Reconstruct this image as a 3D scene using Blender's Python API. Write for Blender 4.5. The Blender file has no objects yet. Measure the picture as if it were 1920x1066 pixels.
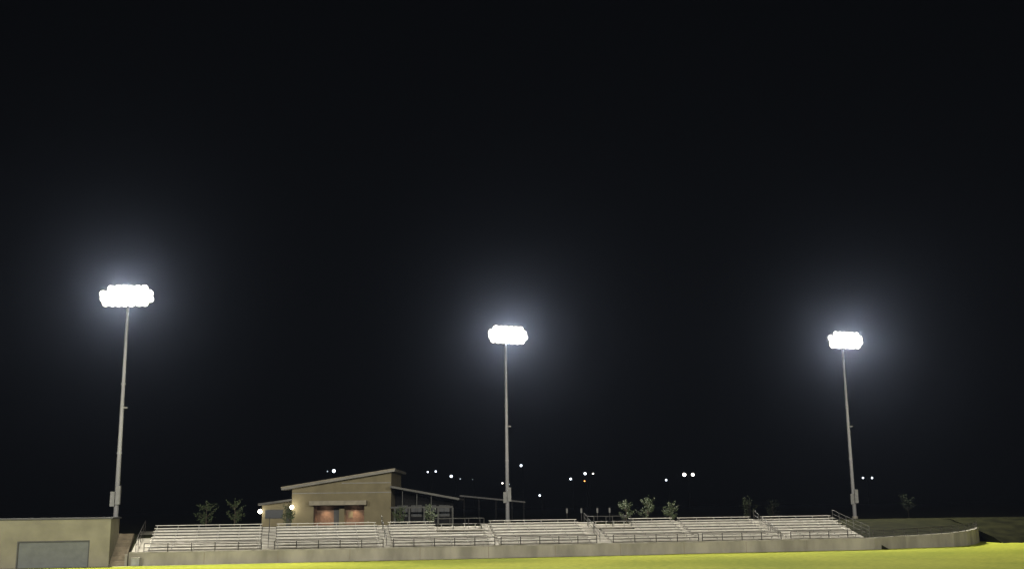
import bpy, bmesh, math, random
from mathutils import Vector, Matrix
random.seed(7)
scene = bpy.context.scene
C = scene.collection
D = bpy.data

# ------------------------------------------------------------------ camera
FPX = 2055.0
TH = math.atan(417/2055.0)
RHO = 0.0125
CAM = Vector((0, 0, 4.25))
Fv = Vector((0, math.cos(TH), math.sin(TH)))
R0 = Vector((1, 0, 0)); U0 = Vector((0, -math.sin(TH), math.cos(TH)))
Rv = R0*math.cos(RHO) - U0*math.sin(RHO)
Uv = R0*math.sin(RHO) + U0*math.cos(RHO)
cam_d = D.cameras.new('camera'); cam = D.objects.new('camera', cam_d); C.objects.link(cam)
M = Matrix((Rv, Uv, -Fv)).transposed().to_4x4(); M.translation = CAM
cam.matrix_world = M
cam_d.sensor_width = 36; cam_d.lens = 36*FPX/1920; cam_d.clip_end = 6000; cam_d.clip_start = .1
scene.camera = cam

def ray(px, py): return Fv + Rv*((px-960)/FPX) - Uv*((py-533)/FPX)
def at(px, py, Y):
    d = ray(px, py); return CAM + d*(Y/d.y)
def ground(px, py, z=0):
    d = ray(px, py); return CAM + d*((z-CAM.z)/d.z)
def proj(p):
    d = p-CAM; zf = d.dot(Fv); return 960+FPX*d.dot(Rv)/zf, 533-FPX*d.dot(Uv)/zf

A = ground(240, 1060); B = ground(1600, 1030.5)
u = (B-A).normalized(); n = Vector((-u.y, u.x, 0)); ANG = math.atan2(u.y, u.x)
def W(s, t, z=0): return A + u*s + n*t + Vector((0, 0, z))
def s_for(px, t, z):
    lo, hi = -120, 160
    for _ in range(50):
        m = (lo+hi)/2
        if proj(W(m, t, z))[0] < px: lo = m
        else: hi = m
    return (lo+hi)/2
def st(p):
    d = p-A; return d.dot(u), d.dot(n)

# ------------------------------------------------------------------ materials
def mat(name, c1, c2=None, scale=3.0, rough=.7, metal=0.0, bump=0.0, stretch=(1,1,1), detail=6, spec=.3):
    m = D.materials.new(name); m.use_nodes = True; nt = m.node_tree; b = nt.nodes['Principled BSDF']
    b.inputs['Roughness'].default_value = rough; b.inputs['Metallic'].default_value = metal
    b.inputs['Specular IOR Level'].default_value = spec
    c2 = c2 or tuple(x*.75 for x in c1)
    tc = nt.nodes.new('ShaderNodeNewGeometry'); mp = nt.nodes.new('ShaderNodeMapping'); mp.inputs['Scale'].default_value = stretch
    nt.links.new(tc.outputs['Position'], mp.inputs['Vector'])
    no = nt.nodes.new('ShaderNodeTexNoise'); no.inputs['Scale'].default_value = scale; no.inputs['Detail'].default_value = detail
    nt.links.new(mp.outputs[0], no.inputs['Vector'])
    cr = nt.nodes.new('ShaderNodeValToRGB'); cr.color_ramp.elements[0].position = .35; cr.color_ramp.elements[1].position = .65
    cr.color_ramp.elements[0].color = (*c2, 1); cr.color_ramp.elements[1].color = (*c1, 1)
    nt.links.new(no.outputs['Fac'], cr.inputs['Fac']); nt.links.new(cr.outputs[0], b.inputs['Base Color'])
    if bump:
        bp = nt.nodes.new('ShaderNodeBump'); bp.inputs['Strength'].default_value = bump
        nt.links.new(no.outputs['Fac'], bp.inputs['Height']); nt.links.new(bp.outputs[0], b.inputs['Normal'])
    return m
def emit(name, col, s):
    m = D.materials.new(name); m.use_nodes = True; b = m.node_tree.nodes['Principled BSDF']
    b.inputs['Base Color'].default_value = (*[x*.8 for x in col], 1)
    b.inputs['Emission Color'].default_value = (*col, 1); b.inputs['Emission Strength'].default_value = s
    return m
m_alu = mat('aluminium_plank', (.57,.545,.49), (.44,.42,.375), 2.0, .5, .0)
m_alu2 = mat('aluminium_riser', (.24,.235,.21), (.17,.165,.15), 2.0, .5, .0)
m_frame = mat('galvanised_frame', (.24,.235,.22), (.17,.165,.15), 4, .5, .3)
m_dark = mat('dark_rail_paint', (.03,.026,.022), (.018,.016,.014), 5, .5, .2)
m_conc = mat('cast_concrete', (.25,.235,.185), (.15,.14,.11), .7, .9, bump=.1, stretch=(1,1,.35))
m_conc2 = mat('worn_concrete', (.25,.235,.195), (.16,.15,.12), 1.4, .9)
m_stair = mat('brown_stair_concrete', (.18,.15,.105), (.12,.10,.07), 2, .9)
m_stucco = mat('beige_block_wall', (.19,.178,.13), (.145,.135,.10), .6, .9)
m_flash = mat('dark_roof_flashing', (.04,.04,.038), None, 2, .5)
m_door = mat('grey_roll_door', (.085,.092,.088), (.07,.076,.072), 2, .5)
m_tan = mat('tan_wall', (.175,.15,.09), (.142,.122,.073), .8, .9)
m_trim = mat('pale_trim', (.28,.25,.185), None, 2, .7)
m_roof = mat('metal_roof', (.20,.19,.165), (.14,.135,.115), 1, .5)
m_wroof = mat('dim_metal_roof', (.10,.098,.088), (.075,.073,.066), 1, .6)
m_brick = mat('red_brown_brick', (.17,.11,.075), (.13,.08,.055), 3, .9)
m_wing = mat('dim_grey_steel', (.055,.055,.05), None, 3, .6)
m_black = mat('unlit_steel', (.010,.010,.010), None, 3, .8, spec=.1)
m_glass = mat('dark_glass', (.02,.023,.026), (.014,.017,.02), 1, .25)
m_pole = mat('galvanised_pole', (.34,.34,.35), (.27,.27,.28), 1.2, .6, .0, stretch=(1,1,.2))
m_cab = mat('grey_cabinet', (.22,.22,.21), None, 3, .6)
m_bark = mat('bark', (.08,.065,.045), None, 8, .9)
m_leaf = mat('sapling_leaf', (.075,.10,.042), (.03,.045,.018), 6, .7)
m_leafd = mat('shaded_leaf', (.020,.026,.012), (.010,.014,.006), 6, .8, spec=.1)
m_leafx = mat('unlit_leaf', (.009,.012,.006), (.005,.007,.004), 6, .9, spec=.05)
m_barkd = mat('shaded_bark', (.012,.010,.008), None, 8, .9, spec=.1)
m_lens = emit('lit_lens', (1, .95, .83), 6)
m_lot = emit('lot_lamp', (1, .93, .80), 9)
m_lotw = emit('cool_lot_lamp', (.80, .92, 1), 5)
m_loto = emit('orange_lot_lamp', (1, .38, .10), 4)
m_dimlot = emit('faint_lot_lamp', (.75, .9, 1), .8)
m_wall_l = emit('wall_lamp_glass', (1, .93, .78), 20)

# grass of the pitch
m_grass = D.materials.new('pitch_grass'); m_grass.use_nodes = True
nt = m_grass.node_tree; b = nt.nodes['Principled BSDF']; b.inputs['Roughness'].default_value = 1; b.inputs['Specular IOR Level'].default_value = .03
g = nt.nodes.new('ShaderNodeNewGeometry')
n1 = nt.nodes.new('ShaderNodeTexNoise'); n1.inputs['Scale'].default_value = .09; n1.inputs['Detail'].default_value = 8
n2 = nt.nodes.new('ShaderNodeTexNoise'); n2.inputs['Scale'].default_value = 2.2; n2.inputs['Detail'].default_value = 8
r1 = nt.nodes.new('ShaderNodeValToRGB'); r1.color_ramp.elements[0].position = .35; r1.color_ramp.elements[1].position = .65
r1.color_ramp.elements[0].color = (.23,.262,.03,1); r1.color_ramp.elements[1].color = (.33,.345,.045,1)
r2 = nt.nodes.new('ShaderNodeValToRGB'); r2.color_ramp.elements[0].position = .3; r2.color_ramp.elements[1].position = .7
r2.color_ramp.elements[0].color = (.68,.72,.7,1); r2.color_ramp.elements[1].color = (1.08,1.06,1,1)
mx = nt.nodes.new('ShaderNodeMixRGB'); mx.blend_type = 'MULTIPLY'; mx.inputs[0].default_value = 1
for q in (n1, n2): nt.links.new(g.outputs['Position'], q.inputs['Vector'])
nt.links.new(n1.outputs['Fac'], r1.inputs[0]); nt.links.new(n2.outputs['Fac'], r2.inputs[0])
nt.links.new(r1.outputs[0], mx.inputs[1]); nt.links.new(r2.outputs[0], mx.inputs[2]); nt.links.new(mx.outputs[0], b.inputs['Base Color'])
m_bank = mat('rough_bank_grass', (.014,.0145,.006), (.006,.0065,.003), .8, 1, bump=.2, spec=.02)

# ------------------------------------------------------------------ helpers
def box(bm, x0, x1, y0, y1, z0, z1):
    v = [bm.verts.new((x, y, z)) for z in (z0, z1) for y in (y0, y1) for x in (x0, x1)]
    for f in ((0,2,3,1), (4,5,7,6), (0,1,5,4), (2,6,7,3), (0,4,6,2), (1,3,7,5)): bm.faces.new([v[i] for i in f])
def tube(bm, p, q, r0, r1=None, k=8):
    r1 = r0 if r1 is None else r1
    p = Vector(p); q = Vector(q); d = (q-p).normalized()
    a = d.orthogonal().normalized(); c = d.cross(a)
    ra = []; rb = []
    for i in range(k):
        w = 2*math.pi*i/k; o = a*math.cos(w)+c*math.sin(w)
        ra.append(bm.verts.new(p+o*r0)); rb.append(bm.verts.new(q+o*r1))
    for i in range(k):
        j = (i+1) % k; bm.faces.new((ra[i], ra[j], rb[j], rb[i]))
    bm.faces.new(ra[::-1]); bm.faces.new(rb)
def path(bm, pts, r, k=6):
    for a, b_ in zip(pts, pts[1:]): tube(bm, a, b_, r, r, k)
def prism(bm, poly, y0, y1):           # poly of (x,z), extruded along y
    a = [bm.verts.new((x, y0, z)) for x, z in poly]; c = [bm.verts.new((x, y1, z)) for x, z in poly]
    bm.faces.new(a); bm.faces.new(c[::-1])
    for i in range(len(poly)):
        j = (i+1) % len(poly); bm.faces.new((a[j], a[i], c[i], c[j]))
def obj(name, bm, m, parent=None, label=None, smooth=False):
    bmesh.ops.recalc_face_normals(bm, faces=bm.faces)
    me = D.meshes.new(name); bm.to_mesh(me); bm.free(); me.materials.append(m)
    if smooth:
        for p in me.polygons: p.use_smooth = len(p.vertices) == 4
    o = D.objects.new(name, me); C.objects.link(o)
    if parent: o.parent = parent
    if label: o['label'] = label
    return o
def thing(name, label, cat, loc=(0,0,0), rotz=0, group=None):
    o = D.objects.new(name, None); C.objects.link(o); o.location = loc; o.rotation_euler = (0, 0, rotz)
    o['label'] = label; o['category'] = cat
    if group: o['group'] = group
    return o
def tag(o, label, cat, group=None):
    o['label'] = label; o['category'] = cat
    if group: o['group'] = group
    return o
def bb(*a):
    bm = bmesh.new(); box(bm, *a); return bm

# ------------------------------------------------------------------ ground
S_END = s_for(1630, 0, 1)
def hgt(s, t):
    if s < -2.3:
        if t < 5: return 0.
        return 2.4*min(1, (t-5)/.6)
    if s < -.04: return max(0, min(2.4, (t-.3)*.47-.2))
    top = 2.45
    if s > S_END+2:          # beyond the stand the rise is further back, under the grass bank
        return 0. if t < 16 else 2.45
    if t < .3: return 0.
    if t < 1: return .93
    return min(top, .93+(t-1)*.27)
ss = [-1800,-700,-250,-120,-60,-30,-12,-6,-2.6,-2.3,-2.29,-1,-.06,0] + [i*2.0 for i in range(1, 31)] + [S_END+.5,S_END+2.1,S_END+4,75,80,90,100,125,160,250,700,1800]
ts = [-700,-200,-100,-50,-20,-5,-.1,.15,.28,.31,.6,1,1.5,2,2.5,3,3.6,4.3,5,5.3,5.6,6.1,7,8,9,10,12,15,20,30,50,90,160,300,700,2500]
ss.sort()
bm = bmesh.new(); gv = {}
for i, s in enumerate(ss):
    for j, t in enumerate(ts):
        z = hgt(s, t)
        if t > 30 : z = 2.45
        gv[i, j] = bm.verts.new(W(s, t, z))
for i in range(len(ss)-1):
    for j in range(len(ts)-1): bm.faces.new((gv[i,j], gv[i+1,j], gv[i+1,j+1], gv[i,j+1]))
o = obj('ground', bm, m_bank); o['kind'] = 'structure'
bm = bmesh.new()
q = [(-75, -110), (95, -110), (95, -.9), (-75, -.9)]
bm.faces.new([bm.verts.new(W(s, t, .012)) for s, t in q])
o = obj('playing_field', bm, m_grass); o['kind'] = 'structure'
bm = bmesh.new()
bm.faces.new([bm.verts.new(W(s, t, .008)) for s, t in ((-75,-.9), (S_END-20,-.9), (S_END-20,-.02), (-75,-.02))])
o = obj('gravel_strip', bm, m_conc2); o['kind'] = 'structure'
bm = bmesh.new()
bm.faces.new([bm.verts.new(W(s, t, .016)) for s, t in ((S_END-20,-1.0), (140,-1.0), (140,14), (S_END+2.2,14), (S_END+2.2,-.02), (S_END-20, -.02))])
o = obj('grass_verge', bm, m_grass); o['kind'] = 'structure'

# concrete terrace under the bleachers
bm = bmesh.new(); e0 = s_for(243, .3, .95); e1 = s_for(1632, .4, .95)
prof = [(.32, .95), (1.0, .965), (7.1, 2.56), (7.6, 2.58), (7.6, 0), (.32, 0)]
a = [bm.verts.new(W(e0, t, z)) for t, z in prof]; c = [bm.verts.new(W(e1, t, z)) for t, z in prof]
bm.faces.new(a); bm.faces.new(c[::-1])
for i in range(len(prof)):
    j = (i+1) % len(prof); bm.faces.new((a[j], a[i], c[i], c[j]))
o = obj('terrace', bm, m_conc2); o['kind'] = 'structure'

# ------------------------------------------------------------------ retaining wall
rw = thing('retaining_wall', 'long low concrete retaining wall at the field edge, curving back at its right end', 'wall', W(0,0,0), 0)
wp = [(W(0,0), .97), (W(s_for(1200,0,.5),0), .97), (W(s_for(1640,0,.5),0), 1.0)]
for px, py, z in ((1700,1027,1.06), (1750,1025.5,1.14), (1790,1024,1.24), (1815,1022,1.32), (1830,1019.5,1.40), (1837,1016,1.44)):
    wp.append((ground(px, py), z))
def ribbon(bm, pts, th, z0off, ztop=0, out=0):
    L = []
    for i, (p, z) in enumerate(pts):
        pa = pts[max(0, i-1)][0]; pb = pts[min(len(pts)-1, i+1)][0]
        d = (pb-pa); d.z = 0; d.normalize(); nn = Vector((-d.y, d.x, 0))
        f = p - nn*out; k = p + nn*(th+out)
        zb = z0off if z0off <= 0 else z-z0off+ztop
        L.append([Vector((f.x,f.y,zb)), Vector((f.x,f.y,z+ztop)), Vector((k.x,k.y,z+ztop)), Vector((k.x,k.y,zb))])
    V = [[bm.verts.new(q - A) for q in l] for l in L]
    for x, y in zip(V, V[1:]):
        for i in range(4): bm.faces.new((x[i], y[i], y[(i+1)%4], x[(i+1)%4]))
    bm.faces.new(V[0]); bm.faces.new(V[-1][::-1])
bm = bmesh.new(); ribbon(bm, wp, .28, -.1); obj('wall_face', bm, m_conc, rw)
bm = bmesh.new(); ribbon(bm, wp, .28, .10, .101, .03); obj('coping', bm, m_conc2, rw)
bm = bmesh.new()
for k in range(1, 11):
    p = u*(k*5.9) 
    for z0, z1 in ((0.02, .955),):
        v = [bm.verts.new(p + u*dx - n*.003 + Vector((0,0,z))) for dx, z in ((-.02,z0),(.02,z0),(.02,z1),(-.02,z1))]
        bm.faces.new(v)
obj('expansion_joint', bm, m_stair, rw)

# grass bank behind the curved wall
front = [W(e1+.02, .33, .90)]
for i in range(2, len(wp)):
    pa = wp[i-1][0]; pb = wp[min(len(wp)-1, i+1)][0]; d = (pb-pa).normalized(); nn = Vector((-d.y, d.x, 0))
    p = wp[i][0]+nn*.2; front.append(Vector((p.x, p.y, wp[i][1]-.06)))
for px, py in ((1850, 1015), (1880, 1017), (1950, 1016), (2200, 1012), (3200, 1004)):
    front.append(ground(px, py, .01))
cols = []
for p in front:
    s, t = st(p); tb = max(20.5, t+8); z0 = p.z; col = []
    for f_ in (0, .12, .3, .5, .75, 1):
        tt = t+(tb-t)*f_; z = z0+(2.47-z0)*min(1, f_*1.25)**.8
        if 0 < f_ < 1: z += random.uniform(-.06, .06)
        q = W(s, tt); col.append(Vector((q.x, q.y, z)))
    cols.append(col)
bm = bmesh.new(); V = [[bm.verts.new(q) for q in c_] for c_ in cols]
for a_, b_ in zip(V, V[1:]):
    for i in range(5): bm.faces.new((a_[i], b_[i], b_[i+1], a_[i+1]))
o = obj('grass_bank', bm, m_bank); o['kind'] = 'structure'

# ------------------------------------------------------------------ railings
def railing(pts, h, label, spacing=1.9, cat='railing', group=None, r=.025, mids=(.5,), mt=None, name='railing'):
    mt = mt or m_dark
    base = pts[0].copy()
    t = thing(name, label, cat, base, 0, group)
    P = [p-base for p in pts]; up = Vector((0,0,h))
    bm = bmesh.new(); path(bm, [p+up for p in P], r); obj('top_rail', bm, mt, t)
    for m_ in mids:
        bm = bmesh.new(); path(bm, [p+up*m_ for p in P], r*.7); obj('lower_rail', bm, mt, t)
    for a_, b_ in zip(P, P[1:]):
        L = (b_-a_).length; k = max(1, round(L/spacing))
        for i in range(k+(1 if b_ is P[-1] else 0)):
            q = a_.lerp(b_, i/k); bm = bmesh.new(); tube(bm, q, q+up, r*1.1, None, 6); obj('post', bm, mt, t)
    return t

# ------------------------------------------------------------------ bleachers
back = [(292,492), (519,705), (727,901), (916,1080), (1113,1259), (1270,1405), (1426,1556)]
order = ['leftmost', 'second', 'third', 'fourth', 'fifth', 'sixth', 'rightmost']
extra = ['nearest the beige garage building', 'in front of the tan concession building', 'with a cut-out upper right corner holding short benches',
         'directly in front of the middle light pole', 'with a cut-out upper left corner holding short benches', 'between the cut-out section and the last one',
         'at the far end before the curved wall']
secs = []
NR = 8
def fz(i): return 1.02+.235*i
def ft(i): return 1.25+.72*i
for k, (b0, b1) in enumerate(back):
    s0 = s_for(b0, ft(7)+.5, 3.05); s1 = s_for(b1, ft(7)+.5, 3.05); secs.append((s0, s1))
    L = s1-s0
    lab = f"{order[k]} white aluminium bleacher section, {extra[k]}" if k in (0, 6) else f"{order[k]} white bleacher section from the left, {extra[k]}"
    t = thing('bleacher_section', lab, 'bleachers', W(s0, 0, 0), ANG, 'aluminium bleacher sections behind the wall')
    for i in range(NR):
        xa, xb = 0, L
        if k == 2 and i >= 5: xb = s_for(815, ft(7), 3)-s0
        if k == 4 and i >= 5: xa = s_for(1182, ft(7), 3)-s0
        y = ft(i); z = fz(i)
        bm = bmesh.new()
        box(bm, xa, xb, y+.34, y+.475, z+.37, z+.42); box(bm, xa, xb, y+.485, y+.62, z+.37, z+.42)
        obj('bench_seat', bm, m_alu, t)
        bm = bmesh.new(); box(bm, xa, xb, y-.04, y+.13, z-.045, z); box(bm, xa, xb, y+.14, y+.30, z-.045, z); obj('footboard', bm, m_alu, t)
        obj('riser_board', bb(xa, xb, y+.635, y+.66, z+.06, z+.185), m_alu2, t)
    nf = max(4, round(L/1.8))
    for j in range(nf+1):
        x = .12+(L-.3)*j/nf
        last = 5 if ((k == 2 and x > s_for(815, ft(7), 3)-s0) or (k == 4 and x < s_for(1182, ft(7), 3)-s0)) else NR
        bm = bmesh.new()
        for i in range(last):
            y = ft(i); z = fz(i)
            box(bm, x, x+.05, y+.40, y+.46, z-.3, z+.365)
            box(bm, x, x+.05, y-.03, y+.62, z-.12, z-.05)
        obj('support_frame', bm, m_frame, t)
    f0, f1 = s0-.1, s1+.1
    rl = ['leftmost section', 'second section', 'third section', 'fourth section', 'fifth section', 'sixth section', 'rightmost section'][k]
    railing([W(f0, .14, 1.07), W(f1, .14, 1.07)], .68, f'low dark front railing on the wall before the {rl} of bleachers', 1.9,
            group='front railings along the wall', mids=(.5, .08), r=.034)

# aisle steps
aisles = [(secs[i][1]+.04, secs[i+1][0]-.04) for i in range(6)]
names = ['first and second', 'second and third', 'third and fourth', 'fourth and fifth', 'fifth and sixth', 'sixth and seventh']
for k, (a0, a1) in enumerate(aisles):
    w = a1-a0
    t = thing('aisle_stairs', f'pale aisle steps between the {names[k]} bleacher sections from the left', 'stairs', W(a0, 0, 0), ANG, 'aisle steps between bleacher sections')
    for i in range(NR):
        y = ft(i); z = fz(i)
        obj('step', bb(0, w, y-.02, y+.36, z-.06, z), m_alu, t)
        obj('step', bb(0, w, y+.365, y+.69, z+.06, z+.12), m_alu, t)
    bm = bmesh.new()
    for x in (0.02, w-.06): 
        v = [bm.verts.new((x+dx, y, z)) for dx in (0,.04) for y, z in ((ft(0)-.02, fz(0)-.1), (ft(7)+.6, fz(7)+.02), (ft(7)+.6, fz(7)-.12), (ft(0)-.02, fz(0)-.24))]
        bm.faces.new(v[:4]); bm.faces.new(v[4:][::-1])
        for i in range(4): bm.faces.new((v[i], v[(i+1)%4], v[4+(i+1)%4], v[4+i]))
    obj('stringer', bm, m_frame, t)
    if w > .7:
        for j, (ia, ib) in enumerate(((.3, 2.6), (3.2, 5.4), (6.0, 7.6))):
            bm = bmesh.new(); x = w/2
            def pt(ii, h): return Vector((x, 1.25+.72*ii+.3, 1.02+.235*ii+h))
            path(bm, [pt(ia, 0), pt(ia, .85), pt(ib, .85), pt(ib, 0)], .022); path(bm, [pt(ia, .45), pt(ib, .45)], .018)
            obj('handrail', bm, m_wing, t)
# short benches and rails in the cut-out corners
def short_bench(px, Yt, label, wid):
    s = s_for(px, Yt, 2.9)
    t = thing('short_bench', label, 'bench', W(s, Yt, 0), ANG, 'short benches on the cut-out platforms')
    z0 = 2.34
    bm = bmesh.new(); box(bm, -wid/2, wid/2, 0, .28, z0+.46, z0+.51); obj('seat', bm, m_alu, t)
    bm = bmesh.new(); box(bm, -wid/2, wid/2, -.5, -.24, z0+.22, z0+.26); obj('footrest', bm, m_alu, t)
    for sx in (-1, 1): obj('leg', bb(sx*(wid/2-.15)-.03, sx*(wid/2-.15)+.03, .08, .2, z0, z0+.455), m_frame, t)
for k, (px0, px1) in ((2, (820, 903)), (4, (1113, 1178))):
    sA = s_for(px0, ft(5), 2.4); sB = s_for(px1+ (4 if k==2 else 3), ft(6), 2.4)
    bm = bmesh.new(); L = sB-sA
    o = obj('platform', bb(0, L, ft(5)-.1, ft(7)+.9, 2.22, 2.335), m_conc2); o.location = W(sA, 0, 0); o.rotation_euler = (0,0,ANG)
    tag(o, 'raised viewing platform in the upper '+('right corner of the third bleacher section' if k==2 else 'left corner of the fifth bleacher section'), 'platform')
    side = 'third' if k == 2 else 'fifth'
    railing([W(sA+.05, ft(7)+.7, 2.34), W(sA+.05, ft(5)+.0, 2.34), W(sB-.1, ft(5)+.0, 2.34), W(sB-.1, ft(7)+.7, 2.34), W(sA+.05, ft(7)+.7, 2.34)], .98,
            f'square dark railing around the platform of the {side} bleacher section', 1.5, mids=(.5,), mt=m_wing)
    short_bench(px0+(px1-px0)*.22, ft(6)+.3, f'short white bench at the left of the platform in the {side} bleacher section', 1.3)
    short_bench(px0+(px1-px0)*.74, ft(6)+.3, f'short white bench at the right of the platform in the {side} bleacher section', 1.3)

# side handrails at both ends of the stand, curved-wall fence
sl = e0+.35
railing([W(sl, 1.2, .98), W(sl, 6.8, 2.5)], 1.0, 'sloping dark handrail at the left end of the bleachers beside the steps', 1.4, mids=(.5,), group=None)
sr = secs[6][1]+.55
railing([W(sr, 7.3, 2.55), W(sr, 4.6, 1.95), W(sr, .35, 1.05)], 1.05, 'sloping grey handrail down the right end of the bleachers', 1.4, mids=(.66,.33), mt=m_wing)
fp = []
for i in range(2, len(wp)):
    pa = wp[i-1][0]; pb = wp[min(len(wp)-1, i+1)][0]; d = (pb-pa).normalized(); nn = Vector((-d.y, d.x, 0))
    p = wp[i][0]+nn*.14; fp.append(Vector((p.x, p.y, wp[i][1]+.1)))
railing(fp, .62, 'low dark railing on top of the curved end of the concrete wall', 1.6, mids=(.5,), r=.03)

# ------------------------------------------------------------------ steps beside the garage building
t = thing('concrete_steps', 'brown concrete steps climbing between the beige building and the bleachers', 'stairs', W(-1.75, 0, 0), ANG)
bm = bmesh.new()
N = 14
for i in range(N): box(bm, 0, 1.45, .1+i*.36, .1+(i+1)*.36, 0, (i+1)*.175)
obj('step_flight', bm, m_stair, t)
obj('cheek_wall', bb(1.46, 1.66, .05, .4, 0, .9), m_conc2, t)

# garage building
sR = s_for(206, -.2, 2); 
t = thing('garage_building', 'low flat-roofed beige building with a wide grey roll-up door', 'building', W(sR, -.25, 0), ANG)
zt = 3.72; Lb = 16
dl = s_for(33, -.2, 1)-sR; dr = s_for(165, -.2, 1)-sR; dh = 2.0
bm = bmesh.new()
box(bm, -Lb, dl, 0, .3, 0, zt); box(bm, dr, 0, 0, .3, 0, zt); box(bm, dl, dr, 0, .3, dh, zt)
box(bm, -.3, 0, .301, 4.7, 0, zt); box(bm, -Lb, -Lb+.3, .301, 4.7, 0, zt); box(bm, -Lb+.301, -.301, 4.4, 4.7, 0, zt)
obj('wall', bm, m_stucco, t)
bm = bmesh.new(); box(bm, -Lb-.15, .15, -.15, 4.85, zt+.002, zt+.14); obj('roof', bm, m_flash, t)
bm = bmesh.new(); 
for i in range(12): box(bm, dl, dr, .14+(.012 if i%2 else 0), .18, i*dh/12, (i+1)*dh/12)
obj('roll_door', bm, m_door, t)
bm = bmesh.new(); box(bm, dl-.08, dl, -.02, .2, 0, dh+.08); box(bm, dr, dr+.08, -.02, .2, 0, dh+.08); box(bm, dl+.001, dr-.001, -.02, .2, dh-.02, dh+.08)
obj('door_frame', bm, m_flash, t)
# utility box
t = thing('utility_box', 'small grey utility box standing against the left end of the wall', 'utility box', W(s_for(254,-.4,.3), -.45, 0), ANG)
obj('box_body', bb(-.32,.32,-.2,.2,.05,.62), m_cab, t); obj('lid', bb(-.35,.35,-.23,.23,.622,.67), m_conc2, t); obj('plinth', bb(-.38,.38,-.26,.26,0,.048), m_conc2, t)

# ------------------------------------------------------------------ light poles
def head_bm():
    bm = bmesh.new()      # axis along -y, opening at y=-.32
    prof = [(.0,.20),(.10,.19),(.17,.10),(.28,-.10),(.335,-.28),(.325,-.28),(.27,-.08)]
    K = 14; rings = []
    for r, y in prof:
        rings.append([bm.verts.new((r*math.cos(2*math.pi*i/K), y, r*math.sin(2*math.pi*i/K))) for i in range(K)] if r > 0 else [bm.verts.new((0, y, 0))])
    for a_, b_ in zip(rings, rings[1:]):
        for i in range(K):
            j = (i+1) % K
            if len(a_) == 1: bm.faces.new((a_[0], b_[i], b_[j]))
            else: bm.faces.new((a_[i], a_[j], b_[j], b_[i]))
    box(bm, -.03, .03, .17, .38, -.04, .04)
    return bm
def lens_bm():
    bm = bmesh.new(); K = 14
    c_ = bm.verts.new((0, -.34, 0)); r = [bm.verts.new((.322*math.cos(2*math.pi*i/K), -.27, .322*math.sin(2*math.pi*i/K))) for i in range(K)]
    for i in range(K): bm.faces.new((c_, r[i], r[(i+1)%K]))
    return bm
mh = None; ml = None
def light_pole(px, py, Y, pxb, yaw, label, power, cab_y, boxy):
    global mh, ml
    top = at(px, py, Y)
    x = top.x; base_z = 2.3
    t = thing('floodlight_pole', label, 'floodlight', (x, Y, base_z), 0, 'floodlight poles behind the bleachers')
    H = top.z-base_z
    bm = bmesh.new(); tube(bm, (0,0,.4), (0,0,H+.7), .225, .115, 16); obj('pole', bm, m_pole, t, smooth=True)
    bm = bmesh.new(); tube(bm, (0,0,0), (0,0,.45), .34, .34, 16); obj('base', bm, m_conc2, t)
    for z in (H*.33, H*.62):
        bm = bmesh.new(); tube(bm, (0,0,z), (0,0,z+.14), .225, .225, 14); obj('collar', bm, m_pole, t)
    z0 = at(px, cab_y[1], Y).z-base_z; z1 = at(px, cab_y[0], Y).z-base_z
    bm = bmesh.new(); box(bm, -.45, -.06, -.44, -.20, z0, z1-.5); obj('ballast_cabinet', bm, m_cab, t)
    bm = bmesh.new(); box(bm, .02, .42, -.46, -.20, z0+.15, z1); obj('ballast_cabinet', bm, m_cab, t)
    zb = at(px, boxy, Y).z-base_z
    bm = bmesh.new(); box(bm, .1, .5, -.1, .1, zb, zb+.14); tube(bm, (.12,0,zb+.05), (-.2,0,zb+.05), .03); obj('small_bracket', bm, m_cab, t)
    rows = [(6, .72, .10), (8, .27, -.03), (8, -.20, .05), (7, -.66, -.04)]
    ca, sa = math.cos(yaw), math.sin(yaw)
    for ri, (cnt, dz, off) in enumerate(rows):
        bm = bmesh.new(); hw = (cnt-1)*.3+.1
        tube(bm, ((off-hw)*ca, (off-hw)*sa, H+dz), ((off+hw)*ca, (off+hw)*sa, H+dz), .06, None, 6); obj('crossarm', bm, m_pole, t)
        for i in range(cnt):
            xx = (i-(cnt-1)/2)*.60+off
            if mh is None:
                h = obj('lamp_head', head_bm(), m_pole, t, smooth=True); mh = h.data
                l = obj('lens', lens_bm(), m_lens, h); ml = l.data
            else:
                h = D.objects.new('lamp_head', mh); C.objects.link(h); h.parent = t
                l = D.objects.new('lens', ml); C.objects.link(l); l.parent = h
            h.location = (xx*ca+.42*sa, xx*sa-.42*ca, H+dz-.02+random.uniform(-.035,.035))
            h.rotation_euler = (math.radians(14+random.uniform(-6, 6)), 0, yaw*.75+random.uniform(-.2,.2))
    ld = D.lights.new('floodlight_beam', 'SPOT'); ld.energy = power; ld.color = (1, .95, .84); ld.spot_size = math.radians(125); ld.spot_blend = .25; ld.shadow_soft_size = .4
    lo = D.objects.new('floodlight_beam', ld); C.objects.link(lo); lo.parent = t
    lo.location = (1.1*sa, -1.1*ca, H); lo.rotation_euler = (math.radians(-66), 0, yaw)
    return t
P = 100000
light_pole(241, 556, 100, 217, ANG*.3, 'tall floodlight pole at left beside the beige garage building', P*.85, (910, 948), 765)
light_pole(948, 628, 124, 950, math.radians(24), 'tall floodlight pole in the middle rising behind the fourth bleacher section', P, (913, 942), 800)
light_pole(1579, 638, 131, 1604, math.radians(20), 'tall floodlight pole at right behind the last bleacher section', P*.95, (917, 945), 800)
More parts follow.
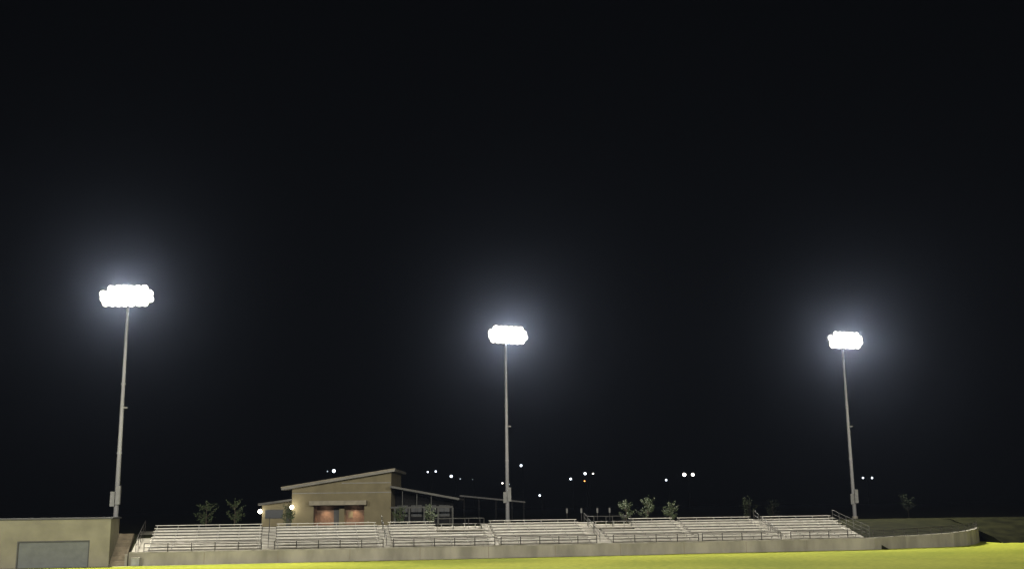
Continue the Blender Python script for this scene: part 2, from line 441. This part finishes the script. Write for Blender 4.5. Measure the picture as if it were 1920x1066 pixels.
# opposite bank of floodlights, on the camera's side of the field
for x, e in ((-48, 1), (0, 1), (48, 1)):
    ld = D.lights.new('near_side_floodlight', 'SPOT'); ld.energy = 240000*e; ld.color = (1, .955, .84); ld.spot_size = math.radians(95); ld.spot_blend = .9; ld.shadow_soft_size = 1.2
    lo = D.objects.new('near_side_floodlight', ld); C.objects.link(lo); lo.location = (x, -14, 26)
    d = Vector((x*.4, 68, 0))-lo.location; lo.rotation_euler = d.to_track_quat('-Z', 'Y').to_euler()

# ------------------------------------------------------------------ concession building
YB = 125.; GZ = 2.42
t = thing('concession_building', 'tan concession building with a slanted roof and a lit brick entry recess', 'building', (at(640, 979, YB).x, YB, GZ))
ox = t.location.x
def L(px, py): p = at(px, py, YB); return (p.x-ox, p.z-GZ)
def X(px, py=950): return L(px, py)[0]
def Z(px, py): return L(px, py)[1]
xl, xr = X(547), X(733); ol, orr = X(588), X(683); oz = Z(636, 947)
zl, zr = Z(547, 915), Z(733, 884)
def zt_(x): return zl+(zr-zl)*(x-xl)/(xr-xl)
bm = bmesh.new()
prism(bm, [(xl,0),(ol,0),(ol,zt_(ol)),(xl,zl)], 0, .35)
prism(bm, [(orr,0),(xr,0),(xr,zr),(orr,zt_(orr))], 0, .35)
prism(bm, [(ol,oz),(orr,oz),(orr,zt_(orr)),(ol,zt_(ol))], 0, .35)
prism(bm, [(xr-.35,0),(xr,0),(xr,zr),(xr-.35,zt_(xr-.35))], .351, 11)
prism(bm, [(xl,0),(xl+.35,0),(xl+.35,zt_(xl+.35)),(xl,zl)], .351, 11)
obj('wall', bm, m_tan, t)
bm = bmesh.new()
box(bm, ol-.002, orr+.002, 2.4, 2.6, 0, oz+.1); box(bm, ol-.2, ol, .352, 2.4, 0, oz); box(bm, orr, orr+.2, .352, 2.4, 0, oz); box(bm, ol-.2, orr+.2, .352, 2.6, oz+.101, oz+.2)
obj('entry_recess', bm, m_brick, t)
dx = X(627)
obj('door', bb(dx-.42, dx+.30, 2.33, 2.395, 0, 2.0), m_flash, t)
obj('pier', bb(X(632), X(642), 1.5, 2.39, 0, oz-.002), m_tan, t)
obj('notice_panel', bb(X(652)-.25, X(652)+.25, 2.33, 2.395, 0.9, 1.6), m_tan, t)
zc0, zc1 = Z(636, 946), Z(636, 938)
obj('canopy', bb(X(583), X(689), -1.2, -.003, zc0, zc1), m_trim, t)
r0 = L(531, 913); r1 = L(742, 877.8)
bm = bmesh.new(); prism(bm, [(r0[0], r0[1]-.02), (r1[0], r1[1]-.02), (r1[0], r1[1]+.0-.32), (r0[0], r0[1]-.30)], -1.0, 12); obj('roof', bm, m_roof, t)
bm = bmesh.new(); prism(bm, [(r0[0]-.05, r0[1]+.03), (r1[0]+.05, r1[1]+.03), (r1[0]+.05, r1[1]-.10), (r0[0]-.05, r0[1]-.10)], -1.08, -1.003); obj('fascia', bm, m_trim, t)
for yy, pr in ((923, .03), (905, .03)):
    za = Z(640, yy); xa = xl+.02 if yy == 923 else X(640)
    obj('band_course', bb(xa, xr-.02, -.05, -.003, za-.05, za+.05), m_roof, t)
la, lb = X(486), xl-.02
zA, zB = Z(486, 945), Z(547, 938)
bm = bmesh.new(); prism(bm, [(la,0),(lb,0),(lb,zB),(la,zA)], 1.5, 9); obj('side_block', bm, m_tan, t)
bm = bmesh.new(); prism(bm, [(X(481), Z(481,943)), (lb, Z(547,934)), (lb, Z(547,937.5)), (X(481), Z(481,947))], .6, 10); obj('side_roof', bm, m_wroof, t)
f = obj('window', bb(X(492), X(526), 1.44, 1.497, .9, 1.9), m_wing, t); obj('pane', bb(X(493), X(525), 1.42, 1.437, .97, 1.83), m_glass, f)
obj('side_door', bb(X(532), X(543), 1.44, 1.497, .0, 2.0), m_wing, t)
w0 = L(734, 910); w1 = L(862, 933)
bm = bmesh.new(); prism(bm, [(xr+.03, w0[1]), (w1[0], w1[1]), (w1[0], w1[1]-.22), (xr+.03, w0[1]-.22)], -1.5, 10); obj('wing_roof', bm, m_wroof, t)
bz = Z(790, 950)
obj('beam', bb(xr+.02, X(850), -.4, -.2, bz-.1, bz+.1), m_wing, t)
for px in (741, 768, 796, 822, 849):
    obj('column', bb(X(px)-.09, X(px)+.09, -.38, -.22, 0, bz-.103), m_wing, t)
for px in (755, 782, 809):
    zz = w0[1]+(w1[1]-w0[1])*(X(px)-w0[0])/(w1[0]-w0[0])
    obj('strut', bb(X(px)-.04, X(px)+.04, -.34, -.26, bz+.102, zz-.23), m_wing, t)
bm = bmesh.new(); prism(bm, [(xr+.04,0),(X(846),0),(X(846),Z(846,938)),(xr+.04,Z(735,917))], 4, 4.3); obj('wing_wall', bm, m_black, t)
for px in (748, 775, 803, 829):
    f = obj('window', bb(X(px)-.6, X(px)+.6, 3.93, 3.997, .9, 2.2), m_wing, t); obj('pane', bb(X(px)-.54, X(px)+.54, 3.9, 3.927, .96, 2.14), m_glass, f)
def wall_lamp(px, py, y, label, e=60, col=(1,.9,.7)):
    p = at(px, py, YB+y)
    o = thing('wall_lamp', label, 'lamp', (p.x, YB+y, p.z))
    bm = bmesh.new(); bmesh.ops.create_uvsphere(bm, u_segments=12, v_segments=8, radius=.22); obj('globe', bm, m_wall_l, o)
    obj('bracket', bb(-.05,.05,.1,.3,-.05,.05), m_dark, o)
    ld = D.lights.new('lamp_light', 'POINT'); ld.energy = e; ld.color = col; ld.shadow_soft_size = .15
    lo = D.objects.new('lamp_light', ld); C.objects.link(lo); lo.parent = o; lo.location = (0, -.3, 0)
wall_lamp(547, 950, -.35, 'bright wall lamp on the left corner of the tan building', 90)
wall_lamp(487.5, 958, 1.15, 'bright wall lamp at the far left end of the low side block', 25)
for px in (606, 661):
    o = obj('downlight', bb(X(px)-.12, X(px)+.12, 1.7, 1.94, oz+.03, oz+.1), m_lot, t)
    ld = D.lights.new('downlight_beam', 'SPOT'); ld.energy = 260; ld.color = (1,.72,.48); ld.spot_size = math.radians(110); ld.spot_blend = .8; ld.shadow_soft_size = .1
    lo = D.objects.new('downlight_beam', ld); C.objects.link(lo); lo.parent = t; lo.location = (X(px), 1.8, oz)
p = at(925, 940, 150)
t = thing('shade_shelter', 'dark open shelter with a thin flat roof right of the tan building', 'shelter', (p.x, 150, GZ))
def q(px, py): a_ = at(px, py, 150); return a_.x-p.x, a_.z-GZ
a0 = q(862, 927); a1 = q(985, 939)
bm = bmesh.new(); prism(bm, [a0, a1, (a1[0], a1[1]-.2), (a0[0], a0[1]-.2)], 0, 6); obj('roof', bm, m_flash, t)
for px in (870, 898, 930, 960, 982):
    xx = q(px, 950)[0]; zz = a0[1]+(a1[1]-a0[1])*(xx-a0[0])/(a1[0]-a0[0])-.203
    obj('post', bb(xx-.08, xx+.08, .2, .36, 0, zz), m_black, t)

# ------------------------------------------------------------------ saplings
def sapling(px, topy, wpx, Y, label, lm, bk):
    top = at(px, topy, Y); zb = 2.42; H = top.z-zb; Wd = wpx/2055*Y/2
    t = thing('young_tree', label, 'tree', (top.x, Y, zb), 0, 'young trees planted behind the bleachers')
    bm = bmesh.new(); tube(bm, (0,0,-.1), (.02,0,H*.55), .05, .03); tube(bm, (.02,0,H*.55), (-.02,0,H*.95), .03, .01)
    tips = []
    for k in range(16):
        z0 = H*random.uniform(.15, .75); a_ = random.uniform(0, 6.28); r = Wd*random.uniform(.55, 1.05)*(1-.45*max(0,(z0/H-.45)))
        z1 = min(H*1.0, z0+H*random.uniform(.12, .34))
        tip = Vector((r*math.cos(a_), r*math.sin(a_), z1)); mid = tip*.5+Vector((0,0,z0*.5-.05)); 
        tube(bm, (0,0,z0), mid, .018, .012, 5); tube(bm, mid, tip, .012, .005, 5)
        tips.append((Vector((0,0,z0)), mid, tip))
    tips.append((Vector((0,0,H*.6)), Vector((0,0,H*.8)), Vector((0,0,H))))
    obj('trunk', bm, bk, t)
    bm = bmesh.new()
    for z0, mid, tip in tips:
        for _ in range(30):
            f_ = random.uniform(.3, 1.05)
            c_ = z0.lerp(mid, f_*2) if f_ < .5 else mid.lerp(tip, f_*2-1)
            c_ = c_+Vector([random.gauss(0, .095) for _ in range(3)])
            d = Vector([random.gauss(0,1) for _ in range(3)]).normalized(); e = d.orthogonal().normalized(); l = random.uniform(.05,.11)
            bm.faces.new([bm.verts.new(c_+d*l), bm.verts.new(c_+e*l*.45), bm.verts.new(c_-d*l), bm.verts.new(c_-e*l*.45)])
    obj('crown', bm, lm, t)
trees = [(388,938,38,112,'young leafy tree furthest left, behind the first bleacher section'),
 (441,936,36,112,'young tree behind the first bleacher section, just left of the tan building'),
 (543,946,26,113,'small young tree in front of the left corner of the tan building'),
 (750,950,30,114,'small young tree in front of the left end of the pavilion wing'),
 (806,946,32,114,'small young tree in front of the right end of the pavilion wing'),
 (1173,937,34,112,'left one of three young trees behind the fifth bleacher section'),
 (1213,932,36,112,'tallest, middle one of three young trees behind the fifth bleacher section'),
 (1255,939,32,112,'right one of three young trees behind the fifth bleacher section'),
 (1405,930,30,119,'thin young tree behind the right end of the sixth bleacher section'),
 (1448,937,28,122,'faint young tree behind the left end of the last bleacher section'),
 (1700,926,30,128,'faint lone young tree on the dark bank at far right')]
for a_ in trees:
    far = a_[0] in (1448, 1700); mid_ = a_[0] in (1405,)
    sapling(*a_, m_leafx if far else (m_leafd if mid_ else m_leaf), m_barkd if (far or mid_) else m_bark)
p = ground(1646, 1026)
t = thing('small_shrub', 'small dark shrub at the foot of the wall past the last bleachers', 'shrub', p)
bm = bmesh.new(); tube(bm, (0,0,0), (0,0,.3), .03); tube(bm, (0,0,.1), (.1,0,.4), .02); obj('stem', bm, m_bark, t)
bm = bmesh.new()
for _ in range(160):
    c_ = Vector((random.gauss(0,.12), random.gauss(-.1,.08), abs(random.gauss(.35,.2)))); d = Vector([random.gauss(0,1) for _ in range(3)]).normalized(); e = d.orthogonal(); l = .08
    bm.faces.new([bm.verts.new(c_+d*l), bm.verts.new(c_+e*l*.5), bm.verts.new(c_-d*l), bm.verts.new(c_-e*l*.5)])
obj('foliage', bm, m_leafd, t)

# ------------------------------------------------------------------ distant lamps
lots = [((614,883,.15,'d'),(626,882,.40,'w'),280,'twin-head parking lamp above the left roof edge of the tan building'),
 ((802,884,.20,'w'),(817,883,.23,'w'),300,'twin-head parking lamp above the pavilion wing'),
 ((846,892,.34,'w'),(863,897,.16,'d'),300,'uneven twin parking lamp above the right end of the pavilion wing'),
 ((977,872,.32,'w'),None,320,'highest single parking lamp, just right of the middle floodlight pole'),
 ((942,905,.20,'y'),(955,907,.14,'d'),330,'low twin parking lamp directly behind the middle floodlight pole'),
 ((886,898,.10,'d'),None,360,'faint single parking lamp between the pavilion wing and the middle pole'),
 ((1012,928,.20,'w'),None,240,'small low white lamp just right of the shelter'),
 ((1070,897,.28,'w'),None,300,'single white parking lamp left of the orange one'),
 ((1097,887,.34,'w'),(1112,887,.15,'y'),300,'twin-head parking lamp above the orange lamp'),
 ((1096,901,.18,'o'),None,310,'small orange lamp between two white parking lamps'),
 ((1249,899,.26,'w'),None,320,'single parking lamp just left of the brightest twin lamp'),
 ((1283,889,.46,'y'),(1299,889,.40,'y'),300,'brightest twin-head parking lamp above the fifth bleacher section'),
 ((1618,895,.22,'w'),(1635,895,.24,'w'),300,'twin-head parking lamp right of the right floodlight pole')]
MM = {'w': m_lotw, 'y': m_lot, 'o': m_loto, 'd': m_dimlot}
for a_, b_, Y, lab in lots:
    pa = at(a_[0], a_[1], Y); heads = [(pa, a_)]
    if b_: heads.append((at(b_[0], b_[1], Y), b_))
    cx = sum(h[0].x for h in heads)/len(heads)
    if not b_: cx += .5
    t = thing('parking_lamp', lab, 'street lamp', (cx, Y, 2.4), 0, 'distant parking lot lamps')
    zt2 = max(h[0].z for h in heads)-2.4+.15
    bm = bmesh.new(); tube(bm, (0,0,0), (0,0,zt2+.1), .08, .05); obj('pole', bm, m_black, t)
    for h, (_, _, r, kd) in heads:
        hx = h.x-cx; hz = h.z-2.4
        bm = bmesh.new(); tube(bm, (0,0,zt2), (hx,0,hz+.15+r*.5), .035, None, 5); obj('arm', bm, m_black, t)
        hd = obj('lamp_head', bb(hx-.35, hx+.35, -.2, .2, hz+.05+r*.7, hz+.2+r*.7), m_black, t)
        bm = bmesh.new(); bmesh.ops.create_uvsphere(bm, u_segments=12, v_segments=8, radius=r, matrix=Matrix.Translation((hx, -.05, hz))); obj('bulb', bm, MM[kd], hd)
for px, lab in ((1063,'leftmost'), (1090,'second'), (1120,'third'), (1143,'rightmost')):
    p = at(px, 957, 145)
    t = thing('sign_post', f'{lab} of four small pale sign posts on the dark plateau', 'sign post', (p.x, 145, 2.42), 0, 'small sign posts on the plateau')
    obj('post', bb(-.03,.03,-.03,.03,0,1.3), m_wing, t); obj('sign_plate', bb(-.11,.11,-.05,-.033,1.0,1.6), m_cab, t)

# ------------------------------------------------------------------ world: night air with a trace of haze
w = D.worlds.new('World'); scene.world = w; w.use_nodes = True; nt = w.node_tree
bg = nt.nodes['Background']; sky = nt.nodes.new('ShaderNodeTexSky'); sky.sky_type = 'NISHITA'; sky.sun_disc = False
sky.sun_elevation = math.radians(-8); sky.sun_rotation = math.radians(200)
nt.links.new(sky.outputs[0], bg.inputs['Color']); bg.inputs['Strength'].default_value = .05
v1 = nt.nodes.new('ShaderNodeVolumeScatter'); v1.inputs['Color'].default_value = (.66,.70,.95,1); v1.inputs['Density'].default_value = 2.4e-5; v1.inputs['Anisotropy'].default_value = .955
v2 = nt.nodes.new('ShaderNodeVolumeScatter'); v2.inputs['Color'].default_value = (.50,.66,1,1); v2.inputs['Density'].default_value = 4.2e-5; v2.inputs['Anisotropy'].default_value = .1
ad = nt.nodes.new('ShaderNodeAddShader')
nt.links.new(v1.outputs[0], ad.inputs[0]); nt.links.new(v2.outputs[0], ad.inputs[1])
nt.links.new(ad.outputs[0], nt.nodes['World Output'].inputs['Volume'])
scene.view_settings.view_transform = 'Standard'
